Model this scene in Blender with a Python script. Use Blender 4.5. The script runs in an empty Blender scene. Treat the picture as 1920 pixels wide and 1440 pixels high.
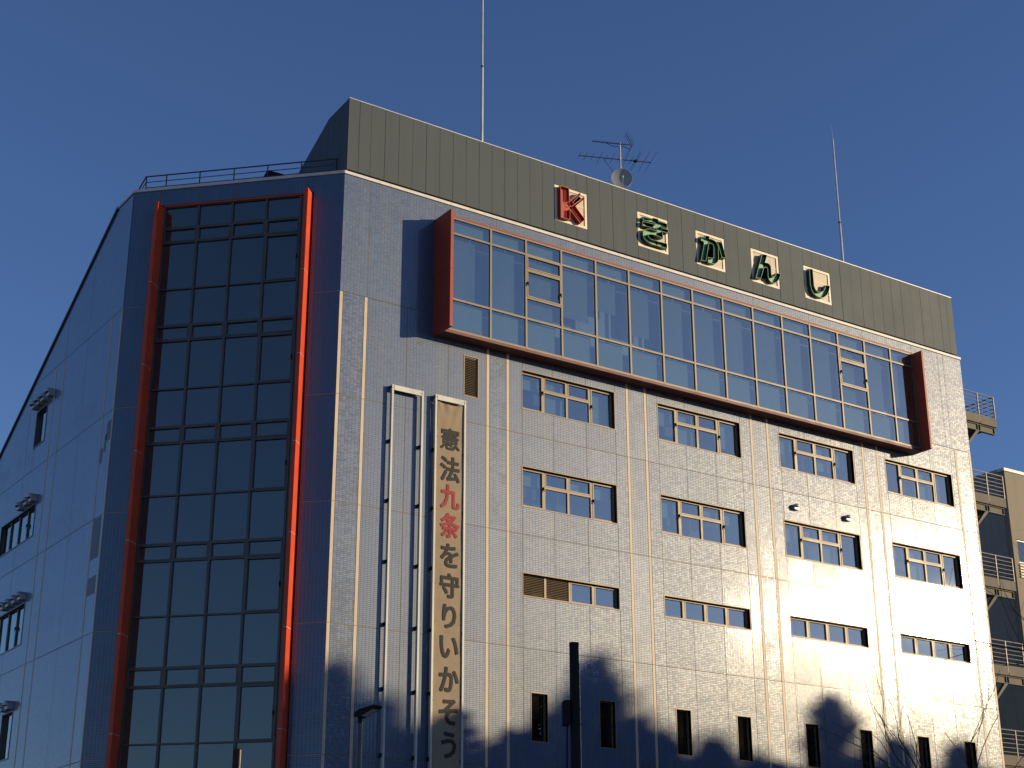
import bpy, bmesh, math, random
from mathutils import Vector, Matrix

S = bpy.context.scene
COL = S.collection
PI = math.pi
random.seed(7)

# ------------------------------------------------------------------ camera
YAW, PITCH, ROLL, FPX = 0.5993, 0.3594, -0.0022, 2926.83
cam = bpy.data.cameras.new('camera')
cam.sensor_width = 36.0
cam.lens = FPX / 1920.0 * 36.0
cam.clip_start = 0.1
cam.clip_end = 6000
camo = bpy.data.objects.new('camera', cam)
COL.objects.link(camo)
fw = Vector((math.sin(YAW) * math.cos(PITCH), math.cos(YAW) * math.cos(PITCH), math.sin(PITCH)))
rt = Vector((math.cos(YAW), -math.sin(YAW), 0))
up = rt.cross(fw)
r2 = rt * math.cos(ROLL) + up * math.sin(ROLL)
u2 = -rt * math.sin(ROLL) + up * math.cos(ROLL)
M = Matrix((r2, u2, -fw)).transposed().to_4x4()
M.translation = Vector((-21.176, -40.728, 1.6))
camo.matrix_world = M
S.camera = camo

# ------------------------------------------------------------------ world, sun, exposure
SUN_EL, SUN_AZ = math.radians(11.8), math.radians(129.94)
w = bpy.data.worlds.new('World')
S.world = w
w.use_nodes = True
wn, wl = w.node_tree.nodes, w.node_tree.links
sky = wn.new('ShaderNodeTexSky')
sky.sky_type = 'NISHITA'
sky.sun_disc = False
sky.sun_elevation = SUN_EL
sky.sun_rotation = SUN_AZ
sky.air_density = 1.0
sky.dust_density = 0.15
sky.ozone_density = 5.0
wb = wn.new('ShaderNodeMix')                      # white balance of the sky light
wb.data_type = 'RGBA'
wb.blend_type = 'MULTIPLY'
wb.inputs[0].default_value = 1.0
wb.inputs[7].default_value = (1.12, .94, 1.03, 1)
wl.new(sky.outputs[0], wb.inputs[6])
wl.new(wb.outputs[2], wn['Background'].inputs[0])
wn['Background'].inputs[1].default_value = 0.123
sun = bpy.data.lights.new('sun', 'SUN')
sun.energy = 5.0
sun.angle = math.radians(0.8)
sun.color = (1.0, 0.81, 0.52)
suno = bpy.data.objects.new('sun', sun)
COL.objects.link(suno)
sdir = Vector((math.sin(SUN_AZ) * math.cos(SUN_EL), math.cos(SUN_AZ) * math.cos(SUN_EL), math.sin(SUN_EL)))
suno.rotation_euler = (-sdir).to_track_quat('-Z', 'Y').to_euler()
suno.location = (60, -60, 60)
S.view_settings.view_transform = 'Standard'
S.view_settings.look = 'None'
S.view_settings.exposure = 0.0
S.view_settings.gamma = 1.0
S.view_settings.use_curve_mapping = False

# ------------------------------------------------------------------ materials
def new_mat(name):
    m = bpy.data.materials.new(name)
    m.use_nodes = True
    nt = m.node_tree
    return m, nt, nt.nodes['Principled BSDF'], nt.nodes['Material Output']

def node(nt, t, **k):
    n = nt.nodes.new(t)
    for a, b in k.items():
        setattr(n, a, b)
    return n

def mth(nt, op, a, b=None, c=None):
    n = node(nt, 'ShaderNodeMath', operation=op)
    for i, v in enumerate((a, b, c)):
        if v is None:
            continue
        if isinstance(v, (int, float)):
            n.inputs[i].default_value = v
        else:
            nt.links.new(v, n.inputs[i])
    return n.outputs[0]

def mixc(nt, fac, a, b, mode='MIX'):
    n = node(nt, 'ShaderNodeMix', data_type='RGBA', blend_type=mode)
    if isinstance(fac, (int, float)):
        n.inputs[0].default_value = fac
    else:
        nt.links.new(fac, n.inputs[0])
    for i, v in ((6, a), (7, b)):
        if isinstance(v, tuple):
            n.inputs[i].default_value = (*v, 1)
        else:
            nt.links.new(v, n.inputs[i])
    return n.outputs[2]

def noise(nt, vec, scale, detail=3, rough=.55):
    n = node(nt, 'ShaderNodeTexNoise')
    n.inputs['Scale'].default_value = scale
    n.inputs['Detail'].default_value = detail
    n.inputs['Roughness'].default_value = rough
    if vec is not None:
        nt.links.new(vec, n.inputs['Vector'])
    return n

def ramp(nt, fac, stops):
    n = node(nt, 'ShaderNodeValToRGB')
    e = n.color_ramp.elements
    while len(e) < len(stops):
        e.new(0.5)
    for i, (p, c) in enumerate(stops):
        e[i].position = p
        e[i].color = (*c, 1) if isinstance(c, tuple) else (c, c, c, 1)
    nt.links.new(fac, n.inputs[0])
    return n.outputs[0]

def mapping(nt, vec, scale):
    n = node(nt, 'ShaderNodeMapping')
    n.inputs['Scale'].default_value = scale
    nt.links.new(vec, n.inputs['Vector'])
    return n.outputs[0]

def plain(name, col, rough=.5, metal=0., spec=.5, var=.12, nscale=1.5, streak=0., dirt=(.05, .045, .04)):
    """painted / metal / plastic surface with uneven tone, grime and faint weather streaks"""
    m, nt, b, out = new_mat(name)
    geo = node(nt, 'ShaderNodeNewGeometry')
    n1 = noise(nt, geo.outputs['Position'], nscale, 5)
    c = mixc(nt, ramp(nt, n1.outputs[0], [(.3, 0.), (.75, 1.)]),
             tuple(v * (1 - var) for v in col), tuple(min(1, v * (1 + var)) for v in col))
    if streak:
        n2 = noise(nt, mapping(nt, geo.outputs['Position'], (3.2, 3.2, .22)), 1.0, 4, .6)
        c = mixc(nt, mth(nt, 'MULTIPLY', ramp(nt, n2.outputs[0], [(.48, 0.), (.8, 1.)]), streak), c, dirt)
    nt.links.new(c, b.inputs['Base Color'])
    nt.links.new(ramp(nt, n1.outputs[0], [(.2, max(0.02, rough - .07)), (.8, min(1, rough + .07))]), b.inputs['Roughness'])
    b.inputs['Metallic'].default_value = metal
    b.inputs['Specular IOR Level'].default_value = spec
    return m

def tile_mat(name, tilt, base, spread, rough):
    """small glazed facade tile on a 120 x 60 mm grid, pillowed edges, uv in metres"""
    m, nt, b, out = new_mat(name)
    L = nt.links
    uv = node(nt, 'ShaderNodeUVMap', uv_map='UVMap')
    sc = node(nt, 'ShaderNodeVectorMath', operation='MULTIPLY')
    sc.inputs[1].default_value = (1 / .12, 1 / .06, 1.0)
    L.new(uv.outputs[0], sc.inputs[0])
    fl = node(nt, 'ShaderNodeVectorMath', operation='FLOOR')
    fr = node(nt, 'ShaderNodeVectorMath', operation='FRACTION')
    L.new(sc.outputs[0], fl.inputs[0])
    L.new(sc.outputs[0], fr.inputs[0])
    sx = node(nt, 'ShaderNodeSeparateXYZ')
    L.new(fr.outputs[0], sx.inputs[0])
    du = mth(nt, 'ABSOLUTE', mth(nt, 'SUBTRACT', sx.outputs[0], .5))
    dv = mth(nt, 'ABSOLUTE', mth(nt, 'SUBTRACT', sx.outputs[1], .5))
    joint = mth(nt, 'MAXIMUM', mth(nt, 'GREATER_THAN', du, .5 - .036), mth(nt, 'GREATER_THAN', dv, .5 - .09))
    wn1 = node(nt, 'ShaderNodeTexWhiteNoise', noise_dimensions='3D')
    L.new(fl.outputs[0], wn1.inputs['Vector'])
    # mesh-backed sheets of tile (300 x 300) differ a little too
    sh = node(nt, 'ShaderNodeVectorMath', operation='MULTIPLY')
    sh.inputs[1].default_value = (1 / 3., 1 / 6., 1.0)
    L.new(fl.outputs[0], sh.inputs[0])
    fl2 = node(nt, 'ShaderNodeVectorMath', operation='FLOOR')
    L.new(sh.outputs[0], fl2.inputs[0])
    wn2 = node(nt, 'ShaderNodeTexWhiteNoise', noise_dimensions='3D')
    L.new(fl2.outputs[0], wn2.inputs['Vector'])
    geo = node(nt, 'ShaderNodeNewGeometry')
    big = noise(nt, uv.outputs[0], .35, 4)
    st = noise(nt, mapping(nt, uv.outputs[0], (2.2, .16, 1)), 1.0, 5, .62)
    v = mth(nt, 'ADD', mth(nt, 'MULTIPLY', mth(nt, 'SUBTRACT', wn1.outputs[0], .5), spread),
            mth(nt, 'MULTIPLY', mth(nt, 'SUBTRACT', wn2.outputs[0], .5), spread * .45))
    v = mth(nt, 'ADD', v, mth(nt, 'MULTIPLY', mth(nt, 'SUBTRACT', big.outputs[0], .5), .35))
    k = mth(nt, 'ADD', v, 1.0)
    cc = node(nt, 'ShaderNodeVectorMath', operation='SCALE')
    cc.inputs[0].default_value = base
    L.new(k, cc.inputs['Scale'])
    tile = mixc(nt, mth(nt, 'MULTIPLY', ramp(nt, st.outputs[0], [(.52, 0.), (.8, 1.)]), .38), cc.outputs[0], (.16, .15, .13))
    suv = node(nt, 'ShaderNodeSeparateXYZ')
    L.new(uv.outputs[0], suv.inputs[0])
    below = None
    for zs in (19.32, 15.9, 12.91):
        t_ = mth(nt, 'SUBTRACT', zs, suv.outputs[1])
        e_ = mth(nt, 'MULTIPLY', mth(nt, 'GREATER_THAN', t_, 0.0), mth(nt, 'EXPONENT', mth(nt, 'MULTIPLY', mth(nt, 'MAXIMUM', t_, 0.0), -1.3)))
        below = e_ if below is None else mth(nt, 'MAXIMUM', below, e_)
    span = None
    for a_, b_ in ((6.95, 11.12), (12.87, 17.03), (18.8, 22.98), (24.58, 28.71)):
        q_ = mth(nt, 'MULTIPLY', mth(nt, 'GREATER_THAN', suv.outputs[0], a_), mth(nt, 'LESS_THAN', suv.outputs[0], b_))
        span = q_ if span is None else mth(nt, 'MAXIMUM', span, q_)
    runs = noise(nt, mapping(nt, uv.outputs[0], (7.0, .3, 1)), 1.0, 3, .5)
    stain = mth(nt, 'MULTIPLY', mth(nt, 'MULTIPLY', below, span), ramp(nt, runs.outputs[0], [(.46, 0.), (.72, .75)]))
    tile = mixc(nt, stain, tile, (.085, .07, .055))
    L.new(mixc(nt, joint, tile, (.05, .05, .048)), b.inputs['Base Color'])
    # every tile is set a little askew: this breaks up the sun's glare
    of = node(nt, 'ShaderNodeVectorMath', operation='SUBTRACT')
    L.new(wn1.outputs['Color'], of.inputs[0])
    of.inputs[1].default_value = (.5, .5, .5)
    os_ = node(nt, 'ShaderNodeVectorMath', operation='SCALE')
    os_.inputs['Scale'].default_value = tilt
    L.new(of.outputs[0], os_.inputs[0])
    of2 = node(nt, 'ShaderNodeVectorMath', operation='SUBTRACT')
    L.new(wn2.outputs['Color'], of2.inputs[0])
    of2.inputs[1].default_value = (.5, .5, .5)
    os2 = node(nt, 'ShaderNodeVectorMath', operation='SCALE')
    os2.inputs['Scale'].default_value = tilt * .35
    L.new(of2.outputs[0], os2.inputs[0])
    oi = node(nt, 'ShaderNodeObjectInfo')          # each panel hangs a little differently
    wv = node(nt, 'ShaderNodeTexWhiteNoise', noise_dimensions='1D')
    L.new(oi.outputs['Random'], wv.inputs['W'])
    of3 = node(nt, 'ShaderNodeVectorMath', operation='SUBTRACT')
    L.new(wv.outputs['Color'], of3.inputs[0])
    of3.inputs[1].default_value = (.5, .5, .5)
    os3 = node(nt, 'ShaderNodeVectorMath', operation='SCALE')
    os3.inputs['Scale'].default_value = .012
    L.new(of3.outputs[0], os3.inputs[0])
    s1 = node(nt, 'ShaderNodeVectorMath', operation='ADD')
    L.new(os_.outputs[0], s1.inputs[0])
    L.new(os2.outputs[0], s1.inputs[1])
    s2 = node(nt, 'ShaderNodeVectorMath', operation='ADD')
    L.new(s1.outputs[0], s2.inputs[0])
    L.new(os3.outputs[0], s2.inputs[1])
    s3 = node(nt, 'ShaderNodeVectorMath', operation='ADD')
    # glaze rounds off towards the tile's edges
    def pillow(x, amp):
        d = mth(nt, 'MULTIPLY', mth(nt, 'SUBTRACT', x, .5), 2.0)
        return mth(nt, 'MULTIPLY', mth(nt, 'MULTIPLY', mth(nt, 'POWER', mth(nt, 'ABSOLUTE', d), 9.0), mth(nt, 'SIGN', d)), amp)
    tg = node(nt, 'ShaderNodeTangent', direction_type='UV_MAP', uv_map='UVMap')
    tu = node(nt, 'ShaderNodeVectorMath', operation='SCALE')
    L.new(tg.outputs[0], tu.inputs[0])
    L.new(pillow(sx.outputs[0], .11), tu.inputs['Scale'])
    tv = node(nt, 'ShaderNodeCombineXYZ')
    L.new(pillow(sx.outputs[1], .22), tv.inputs[2])
    s4 = node(nt, 'ShaderNodeVectorMath', operation='ADD')
    L.new(tu.outputs[0], s4.inputs[0])
    L.new(tv.outputs[0], s4.inputs[1])
    s5 = node(nt, 'ShaderNodeVectorMath', operation='ADD')
    L.new(s4.outputs[0], s5.inputs[0])
    L.new(s2.outputs[0], s5.inputs[1])
    L.new(geo.outputs['Normal'], s3.inputs[0])
    L.new(s5.outputs[0], s3.inputs[1])
    nn = node(nt, 'ShaderNodeVectorMath', operation='NORMALIZE')
    L.new(s3.outputs[0], nn.inputs[0])
    L.new(nn.outputs[0], b.inputs['Normal'])
    rr = mth(nt, 'ADD', mth(nt, 'MULTIPLY', mth(nt, 'SUBTRACT', wn1.outputs[0], .5), .1), rough)
    L.new(mth(nt, 'ADD', mth(nt, 'MULTIPLY', joint, .35), rr), b.inputs['Roughness'])
    b.inputs['Specular IOR Level'].default_value = .84
    b.inputs['Coat Weight'].default_value = 1.0
    b.inputs['Coat IOR'].default_value = 1.65
    b.inputs['Coat Roughness'].default_value = .075
    L.new(nn.outputs[0], b.inputs['Coat Normal'])
    L.new(mth(nt, 'MULTIPLY', mth(nt, 'SUBTRACT', 1.0, joint), mth(nt, 'SUBTRACT', 1.0, mth(nt, 'MULTIPLY', stain, .8))), b.inputs['Coat Weight'])
    return m

def glass_mat(name, tint, coat=.2):
    m, nt, b, out = new_mat(name)
    nt.nodes.remove(b)
    L = nt.links
    geo = node(nt, 'ShaderNodeNewGeometry')
    # rolled glass is never quite flat
    n1 = noise(nt, geo.outputs['Position'], .9, 2)
    bp = node(nt, 'ShaderNodeBump')
    bp.inputs['Strength'].default_value = .02
    bp.inputs['Distance'].default_value = .05
    L.new(n1.outputs[0], bp.inputs['Height'])
    gl = node(nt, 'ShaderNodeBsdfGlossy')
    gl.inputs['Roughness'].default_value = .012
    gl.inputs['Color'].default_value = (.92, 1, .94, 1)
    L.new(bp.outputs[0], gl.inputs['Normal'])
    tr = node(nt, 'ShaderNodeBsdfTransparent')
    tr.inputs['Color'].default_value = (*tint, 1)
    mx = node(nt, 'ShaderNodeMixShader')
    dt = node(nt, 'ShaderNodeVectorMath', operation='DOT_PRODUCT')      # two-sided Schlick reflectance of a coated pane
    L.new(geo.outputs['Incoming'], dt.inputs[0])
    L.new(geo.outputs['Normal'], dt.inputs[1])
    p5 = mth(nt, 'POWER', mth(nt, 'SUBTRACT', 1.0, mth(nt, 'ABSOLUTE', dt.outputs['Value'])), 5.0)
    f = mth(nt, 'ADD', coat, mth(nt, 'MULTIPLY', p5, 1.0 - coat))
    L.new(f, mx.inputs[0])
    L.new(tr.outputs[0], mx.inputs[1])
    L.new(gl.outputs[0], mx.inputs[2])
    # thin film of dust on the outside
    df = node(nt, 'ShaderNodeBsdfDiffuse')
    df.inputs['Color'].default_value = (.42, .40, .36, 1)
    n2 = noise(nt, mapping(nt, geo.outputs['Position'], (1.3, 1.3, .5)), 1.2, 5)
    mx2 = node(nt, 'ShaderNodeMixShader')
    L.new(ramp(nt, n2.outputs[0], [(.35, .005), (.8, .035)]), mx2.inputs[0])
    L.new(mx.outputs[0], mx2.inputs[1])
    L.new(df.outputs[0], mx2.inputs[2])
    L.new(mx2.outputs[0], out.inputs['Surface'])
    return m

def leaf_mat():
    m, nt, b, out = new_mat('leaf')
    geo = node(nt, 'ShaderNodeNewGeometry')
    c = ramp(nt, noise(nt, geo.outputs['Position'], 1.3, 3).outputs[0], [(.3, (.025, .05, .018)), (.7, (.06, .09, .03))])
    nt.links.new(c, b.inputs['Base Color'])
    b.inputs['Roughness'].default_value = .55
    return m

MT = {}
MT['tile'] = tile_mat('glazed_blue_tile', .013, (.022, .068, .162), .20, .46)
MT['tile_band'] = tile_mat('glazed_blue_tile_uneven', .034, (.024, .070, .164), .38, .45)
MT['tile_grey'] = plain('grey_replacement_tile', (.10, .10, .115), .5, spec=.4, var=.2, nscale=8)
MT['seal'] = plain('joint_sealant', (.20, .17, .13), .7, var=.2)
MT['strip'] = plain('beige_strip', (.56, .44, .31), .55, var=.1, streak=.25)
MT['coping'] = plain('white_coping', (.64, .60, .54), .5, var=.08, streak=.25)
MT['red'] = plain('vermilion_paint', (.60, .068, .023), .45, spec=.35, var=.16, nscale=.9, streak=.34, dirt=(.3, .06, .04))
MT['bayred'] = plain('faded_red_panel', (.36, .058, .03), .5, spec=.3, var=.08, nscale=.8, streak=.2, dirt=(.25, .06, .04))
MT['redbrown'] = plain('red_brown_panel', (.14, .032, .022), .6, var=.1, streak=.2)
MT['bronze'] = plain('bronze_aluminium', (.20, .152, .10), .5, metal=.2, var=.1, streak=.2)
MT['bronze_shade'] = plain('shaded_bronze_aluminium', (.10, .088, .075), .4, metal=.3, var=.15)  # darker copy of the bronze, facade shade put into the colour
MT['glass'] = glass_mat('window_glass', (.66, .76, .76), .33)
MT['glass_dark'] = glass_mat('tinted_glass', (.22, .28, .34), .165)
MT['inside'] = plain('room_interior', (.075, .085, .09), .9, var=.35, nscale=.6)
MT['blind'] = plain('roller_blind', (.15, .20, .20), .85, var=.1, nscale=2.)
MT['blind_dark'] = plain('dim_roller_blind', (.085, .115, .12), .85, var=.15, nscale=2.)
MT['screen'] = plain('grey_metal_panel', (.071, .087, .093), .6, spec=.2, var=.06, nscale=.5, streak=.3)
MT['screen_dark'] = plain('screen_frame', (.055, .055, .055), .7, var=.2)
MT['steel'] = plain('galvanised_steel', (.46, .45, .43), .5, metal=.5, var=.15)
MT['white_metal'] = plain('white_painted_metal', (.56, .54, .48), .5, var=.1, streak=.3)
MT['black'] = plain('black_metal', (.014, .014, .015), .75, spec=.15, var=.2)
MT['rail_lit'] = plain('lit_railing', (.22, .21, .19), .6, metal=.2, var=.15)  # paler copy of the dark railing, sunlight put into the colour
MT['rail'] = plain('dark_railing', (.07, .07, .075), .5, metal=.4, var=.2)
MT['cloth'] = plain('cream_cloth', (.31, .24, .165), .85, spec=.2, var=.12, nscale=2.2, streak=.3, dirt=(.3, .25, .18))
MT['ink'] = plain('black_print', (.035, .033, .032), .85, var=.2)
MT['ink_red'] = plain('red_print', (.30, .05, .05), .85, var=.15)
MT['sign_board'] = plain('sign_back_board', (.58, .48, .34), .55, var=.12, nscale=3., streak=.35)
MT['sign_rim'] = plain('sign_board_frame', (.80, .69, .52), .5, var=.1, streak=.2)
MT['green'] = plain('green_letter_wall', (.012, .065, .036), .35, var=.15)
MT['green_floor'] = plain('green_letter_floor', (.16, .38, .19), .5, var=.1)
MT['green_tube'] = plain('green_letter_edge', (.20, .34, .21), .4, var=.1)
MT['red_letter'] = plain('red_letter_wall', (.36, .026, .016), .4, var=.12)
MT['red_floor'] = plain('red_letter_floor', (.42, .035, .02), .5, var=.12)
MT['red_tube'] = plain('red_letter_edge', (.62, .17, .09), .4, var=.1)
MT['concrete'] = plain('concrete', (.34, .33, .31), .8, var=.15, streak=.25)
MT['beige_wall'] = plain('beige_render', (.24, .20, .15), .8, var=.08, nscale=.6, streak=.25)
MT['grey_wall'] = plain('grey_render', (.27, .27, .255), .8, var=.1, nscale=.4, streak=.2)
MT['fe_beige'] = plain('beige_painted_steel', (.125, .108, .085), .65, spec=.2, var=.1, streak=.3)
MT['asphalt'] = plain('asphalt', (.05, .05, .052), .85, var=.2, nscale=4)
MT['paving'] = plain('paving', (.27, .26, .24), .8, var=.15, nscale=2)
MT['earth'] = plain('ground', (.14, .125, .10), .9, var=.2, nscale=.3)
MT['paint'] = plain('road_paint', (.75, .75, .72), .6, var=.1)
MT['bark'] = plain('bark', (.065, .05, .04), .9, var=.3, nscale=6)
MT['leaf'] = leaf_mat()
MT['dish'] = plain('grey_dish', (.36, .37, .38), .5, var=.08)

# ------------------------------------------------------------------ mesh helpers
class MB:
    """collects shapes; build() links them as ONE mesh object"""
    def __init__(s):
        s.v, s.f, s.uv = [], [], []
    def face(s, pts, uvs=None):
        b = len(s.v)
        s.v += [tuple(p) for p in pts]
        s.f.append(tuple(range(b, b + len(pts))))
        s.uv += list(uvs) if uvs else [(0, 0)] * len(pts)
        return s
    def prism(s, poly, fn, o0, o1):
        """poly: list of (u, z) counter-clockwise seen from outside; fn(u, o, z) -> point"""
        n = len(poly)
        s.face([fn(u, o1, z) for u, z in poly], poly)
        s.face([fn(u, o0, z) for u, z in reversed(poly)], list(reversed(poly)))
        for i in range(n):
            (a, b), (c, d) = poly[i], poly[(i + 1) % n]
            s.face([fn(a, o1, b), fn(a, o0, b), fn(c, o0, d), fn(c, o1, d)], [(a, b), (a, b), (c, d), (c, d)])
        return s
    def box(s, fn, u0, u1, o0, o1, z0, z1):
        return s.prism([(u0, z0), (u1, z0), (u1, z1), (u0, z1)], fn, o0, o1)
    def wbox(s, x0, x1, y0, y1, z0, z1):
        return s.box(lambda u, o, z: (u, -o, z), x0, x1, -y1, -y0, z0, z1)
    def tube(s, a, b, r, n=8, r2=None):
        a, b = Vector(a), Vector(b)
        r2 = r if r2 is None else r2
        d = (b - a).normalized()
        x = d.orthogonal().normalized()
        y = d.cross(x)
        A = [a + (x * math.cos(t) + y * math.sin(t)) * r for t in (2 * PI * i / n for i in range(n))]
        B = [b + (x * math.cos(t) + y * math.sin(t)) * r2 for t in (2 * PI * i / n for i in range(n))]
        for i in range(n):
            j = (i + 1) % n
            s.face([A[i], A[j], B[j], B[i]])
        s.face(list(reversed(A)))
        s.face(B)
        return s
    def path(s, pts, r, n=6):
        for a, b in zip(pts, pts[1:]):
            s.tube(a, b, r, n)
        return s
    def build(s, name, mat, parent=None, smooth=False):
        me = bpy.data.meshes.new(name)
        me.from_pydata(s.v, [], s.f)
        l = me.uv_layers.new(name='UVMap')
        l.data.foreach_set('uv', [c for p in s.uv for c in p])
        me.materials.append(mat)
        if smooth:
            me.polygons.foreach_set('use_smooth', [True] * len(me.polygons))
        me.update()
        o = bpy.data.objects.new(name, me)
        COL.objects.link(o)
        if parent:
            o.parent = parent
        return o

def tag(o, label=None, cat=None, group=None, kind=None):
    for k, v in (('label', label), ('category', cat), ('group', group), ('kind', kind)):
        if v:
            o[k] = v
    return o

def empty(name, loc, label, cat, group=None):
    o = bpy.data.objects.new(name, None)
    COL.objects.link(o)
    o.location = loc
    o.empty_display_size = .3
    return tag(o, label, cat, group)

R2 = math.sqrt(.5)
def fB(u, o, z): return (u, -o, z)
def fA(u, o, z): return (-R2 * u - R2 * o, R2 * u - R2 * o, z)
def fC(u, o, z): return (-5.2015 - o, u, z)
def fD(u, o, z): return (29.97 + o, u, z)
def flip(fn):          # facades whose u runs right-to-left seen from outside
    return fn

def clip(poly, a, b, c):
    """keep the part of poly with a*u + b*z <= c"""
    out = []
    for i in range(len(poly)):
        p, q = poly[i], poly[(i + 1) % len(poly)]
        dp, dq = a * p[0] + b * p[1] - c, a * q[0] + b * q[1] - c
        if dp <= 0:
            out.append(p)
        if dp * dq < 0:
            t = dp / (dp - dq)
            out.append((p[0] + t * (q[0] - p[0]), p[1] + t * (q[1] - p[1])))
    return out

def cut(rect, holes):
    """rectangle minus rectangles -> list of rectangles"""
    todo = [rect]
    for h in holes:
        nxt = []
        for r in todo:
            a0, a1, b0, b1 = r
            h0, h1, k0, k1 = max(a0, h[0]), min(a1, h[1]), max(b0, h[2]), min(b1, h[3])
            if h0 >= h1 - 1e-6 or k0 >= k1 - 1e-6:
                nxt.append(r)
                continue
            if k1 < b1 - 1e-6: nxt.append((a0, a1, k1, b1))
            if k0 > b0 + 1e-6: nxt.append((a0, a1, b0, k0))
            if h0 > a0 + 1e-6: nxt.append((a0, h0, k0, k1))
            if h1 < a1 - 1e-6: nxt.append((h1, a1, k0, k1))
        todo = nxt
    return todo

# ------------------------------------------------------------------ setting
def structure(name, mb, mat):
    return tag(mb.build(name, mat), kind='structure')

structure('ground', MB().face([(-900, -900, -.02), (900, -900, -.02), (900, 900, -.02), (-900, 900, -.02)]), MT['earth'])
structure('road', MB().wbox(-200, 200, -30, -22, -.3, -.012), MT['asphalt'])
structure('pavement', MB().wbox(-200, 200, -22, -3.5, -.3, .11), MT['paving'])
structure('far_pavement', MB().wbox(-200, 200, -60, -30, -.3, .11), MT['paving'])
lm = MB()
for i in range(-20, 20):
    lm.wbox(i * 9, i * 9 + 5, -26.08, -25.92, -.012, -.006)
structure('lane_marking', lm, MT['paint'])

# ------------------------------------------------------------------ the office building
BLD = empty('office_building', (0, 0, 0), 'blue tiled office building with red framed bay window and red fins', 'building')
SL = .553                       # fall of the set-back roof behind the ridge
def roof_z(y): return 26.13 - max(0, y - 6.6) * SL

# inner walls behind the glass
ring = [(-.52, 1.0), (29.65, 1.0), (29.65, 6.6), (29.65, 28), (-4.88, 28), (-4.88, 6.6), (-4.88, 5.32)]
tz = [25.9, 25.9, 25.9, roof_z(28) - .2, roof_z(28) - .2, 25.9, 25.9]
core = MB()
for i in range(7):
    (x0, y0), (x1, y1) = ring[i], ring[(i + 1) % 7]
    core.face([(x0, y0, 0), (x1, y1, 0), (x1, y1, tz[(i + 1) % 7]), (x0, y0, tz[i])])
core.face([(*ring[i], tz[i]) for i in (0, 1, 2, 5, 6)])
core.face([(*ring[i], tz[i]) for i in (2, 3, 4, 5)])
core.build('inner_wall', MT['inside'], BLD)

ROWS = [0.0, 7.40, 11.235, 14.97, 18.435, 21.925, 26.13]
T = .24                         # panel thickness
G = .011                        # half joint

# ---- windows of the right facade: (u0, u1, z0, z1, kind)
WX = [(7.05, 11.02), (12.97, 16.93), (18.90, 22.88), (24.68, 28.61)]
WIN_B = []
for i, (a, b) in enumerate(WX):
    WIN_B.append((a, b, 19.34, 20.74, 'casement'))
    WIN_B.append((a, b, 15.92, 17.31, 'casement'))
    WIN_B.append((a, b, 12.93, 13.69, 'louvre' if i == 0 else 'strip'))
for a in (7.35, 10.07, 13.31, 16.04, 19.29, 22.03, 25.09, 27.72):
    WIN_B.append((a, a + .65, 8.32, 9.85, 'slot'))
WIN_B.append((4.72, 5.28, 19.33, 20.75, 'grille'))
WIN_C = [(12.2, 13.36, 19.31, 20.69, 1), (12.33, 16.2, 15.84, 17.02, 4), (12.33, 16.2, 12.02, 13.47, 4), (12.36, 13.5, 8.22, 9.79, 1),
         (19.0, 22.0, 12.02, 13.47, 3), (19.0, 22.0, 8.22, 9.79, 3)]

BANDS = [(.0, 1.02), (5.61, 6.53), (11.53, 12.465), (17.45, 18.39), (23.38, 24.31), (28.96, 29.97)]   # pairs of beige strips
SW = .115

def panels(fn, cols, rows, holes, mats, roof=None):
    """one object for each tiled wall panel, joints left open between them"""
    for (u0, u1), mk in zip(cols, mats):
        for z0, z1 in zip(rows, rows[1:]):
            hs = [(h[0] - .0, h[1], h[2], h[3]) for h in holes]
            for (a0, a1, b0, b1) in cut((u0 + G, u1 - G, z0 + G, z1 - G), hs):
                mb = MB()
                poly = [(a0, b0), (a1, b0), (a1, b1), (a0, b1)]
                if roof:
                    poly = clip(poly, SL, 1.0, 26.10 + SL * 6.6)
                    poly = clip(poly, 0, 1.0, 26.10) if poly else poly
                if len(poly) > 2:
                    mb.prism(poly if fn is fB or fn is fD else poly[::-1], fn, -T, 0)
                    mb.build('wall_panel', MT[mk], BLD)

def seals(name, fn, us, rows, u0, u1, holes, o=-.005, roof=None):
    def clear(lo, hi, test):
        segs = [(lo, hi)]
        for h in holes:
            c0, c1 = test(h)
            if c0 is None:
                continue
            segs = [s for a, b in segs for s in ((a, min(b, c0)), (max(a, c1), b)) if s[1] - s[0] > .01]
        return segs
    for u in us:
        top = rows[-1] if not roof else min(rows[-1], roof_z(u) - .1)
        for a, b in clear(rows[0], top, lambda h: (h[2] - .01, h[3] + .01) if h[0] < u - .005 and h[1] > u + .005 else (None, None)):
            MB().box(fn, u - G - .003, u + G + .003, -.06, o, a, b).build(name, MT['seal'], BLD)
    for z in rows[1:-1]:
        hi = u1 if not roof else min(u1, 6.6 + (26.1 - z) / SL)
        for a, b in clear(u0, hi, lambda h: (h[0] - .01, h[1] + .01) if h[2] < z - .005 and h[3] > z + .005 else (None, None)):
            MB().box(fn, a, b, -.061, o - .001, z - G - .003, z + G + .003).build(name, MT['seal'], BLD)

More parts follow.
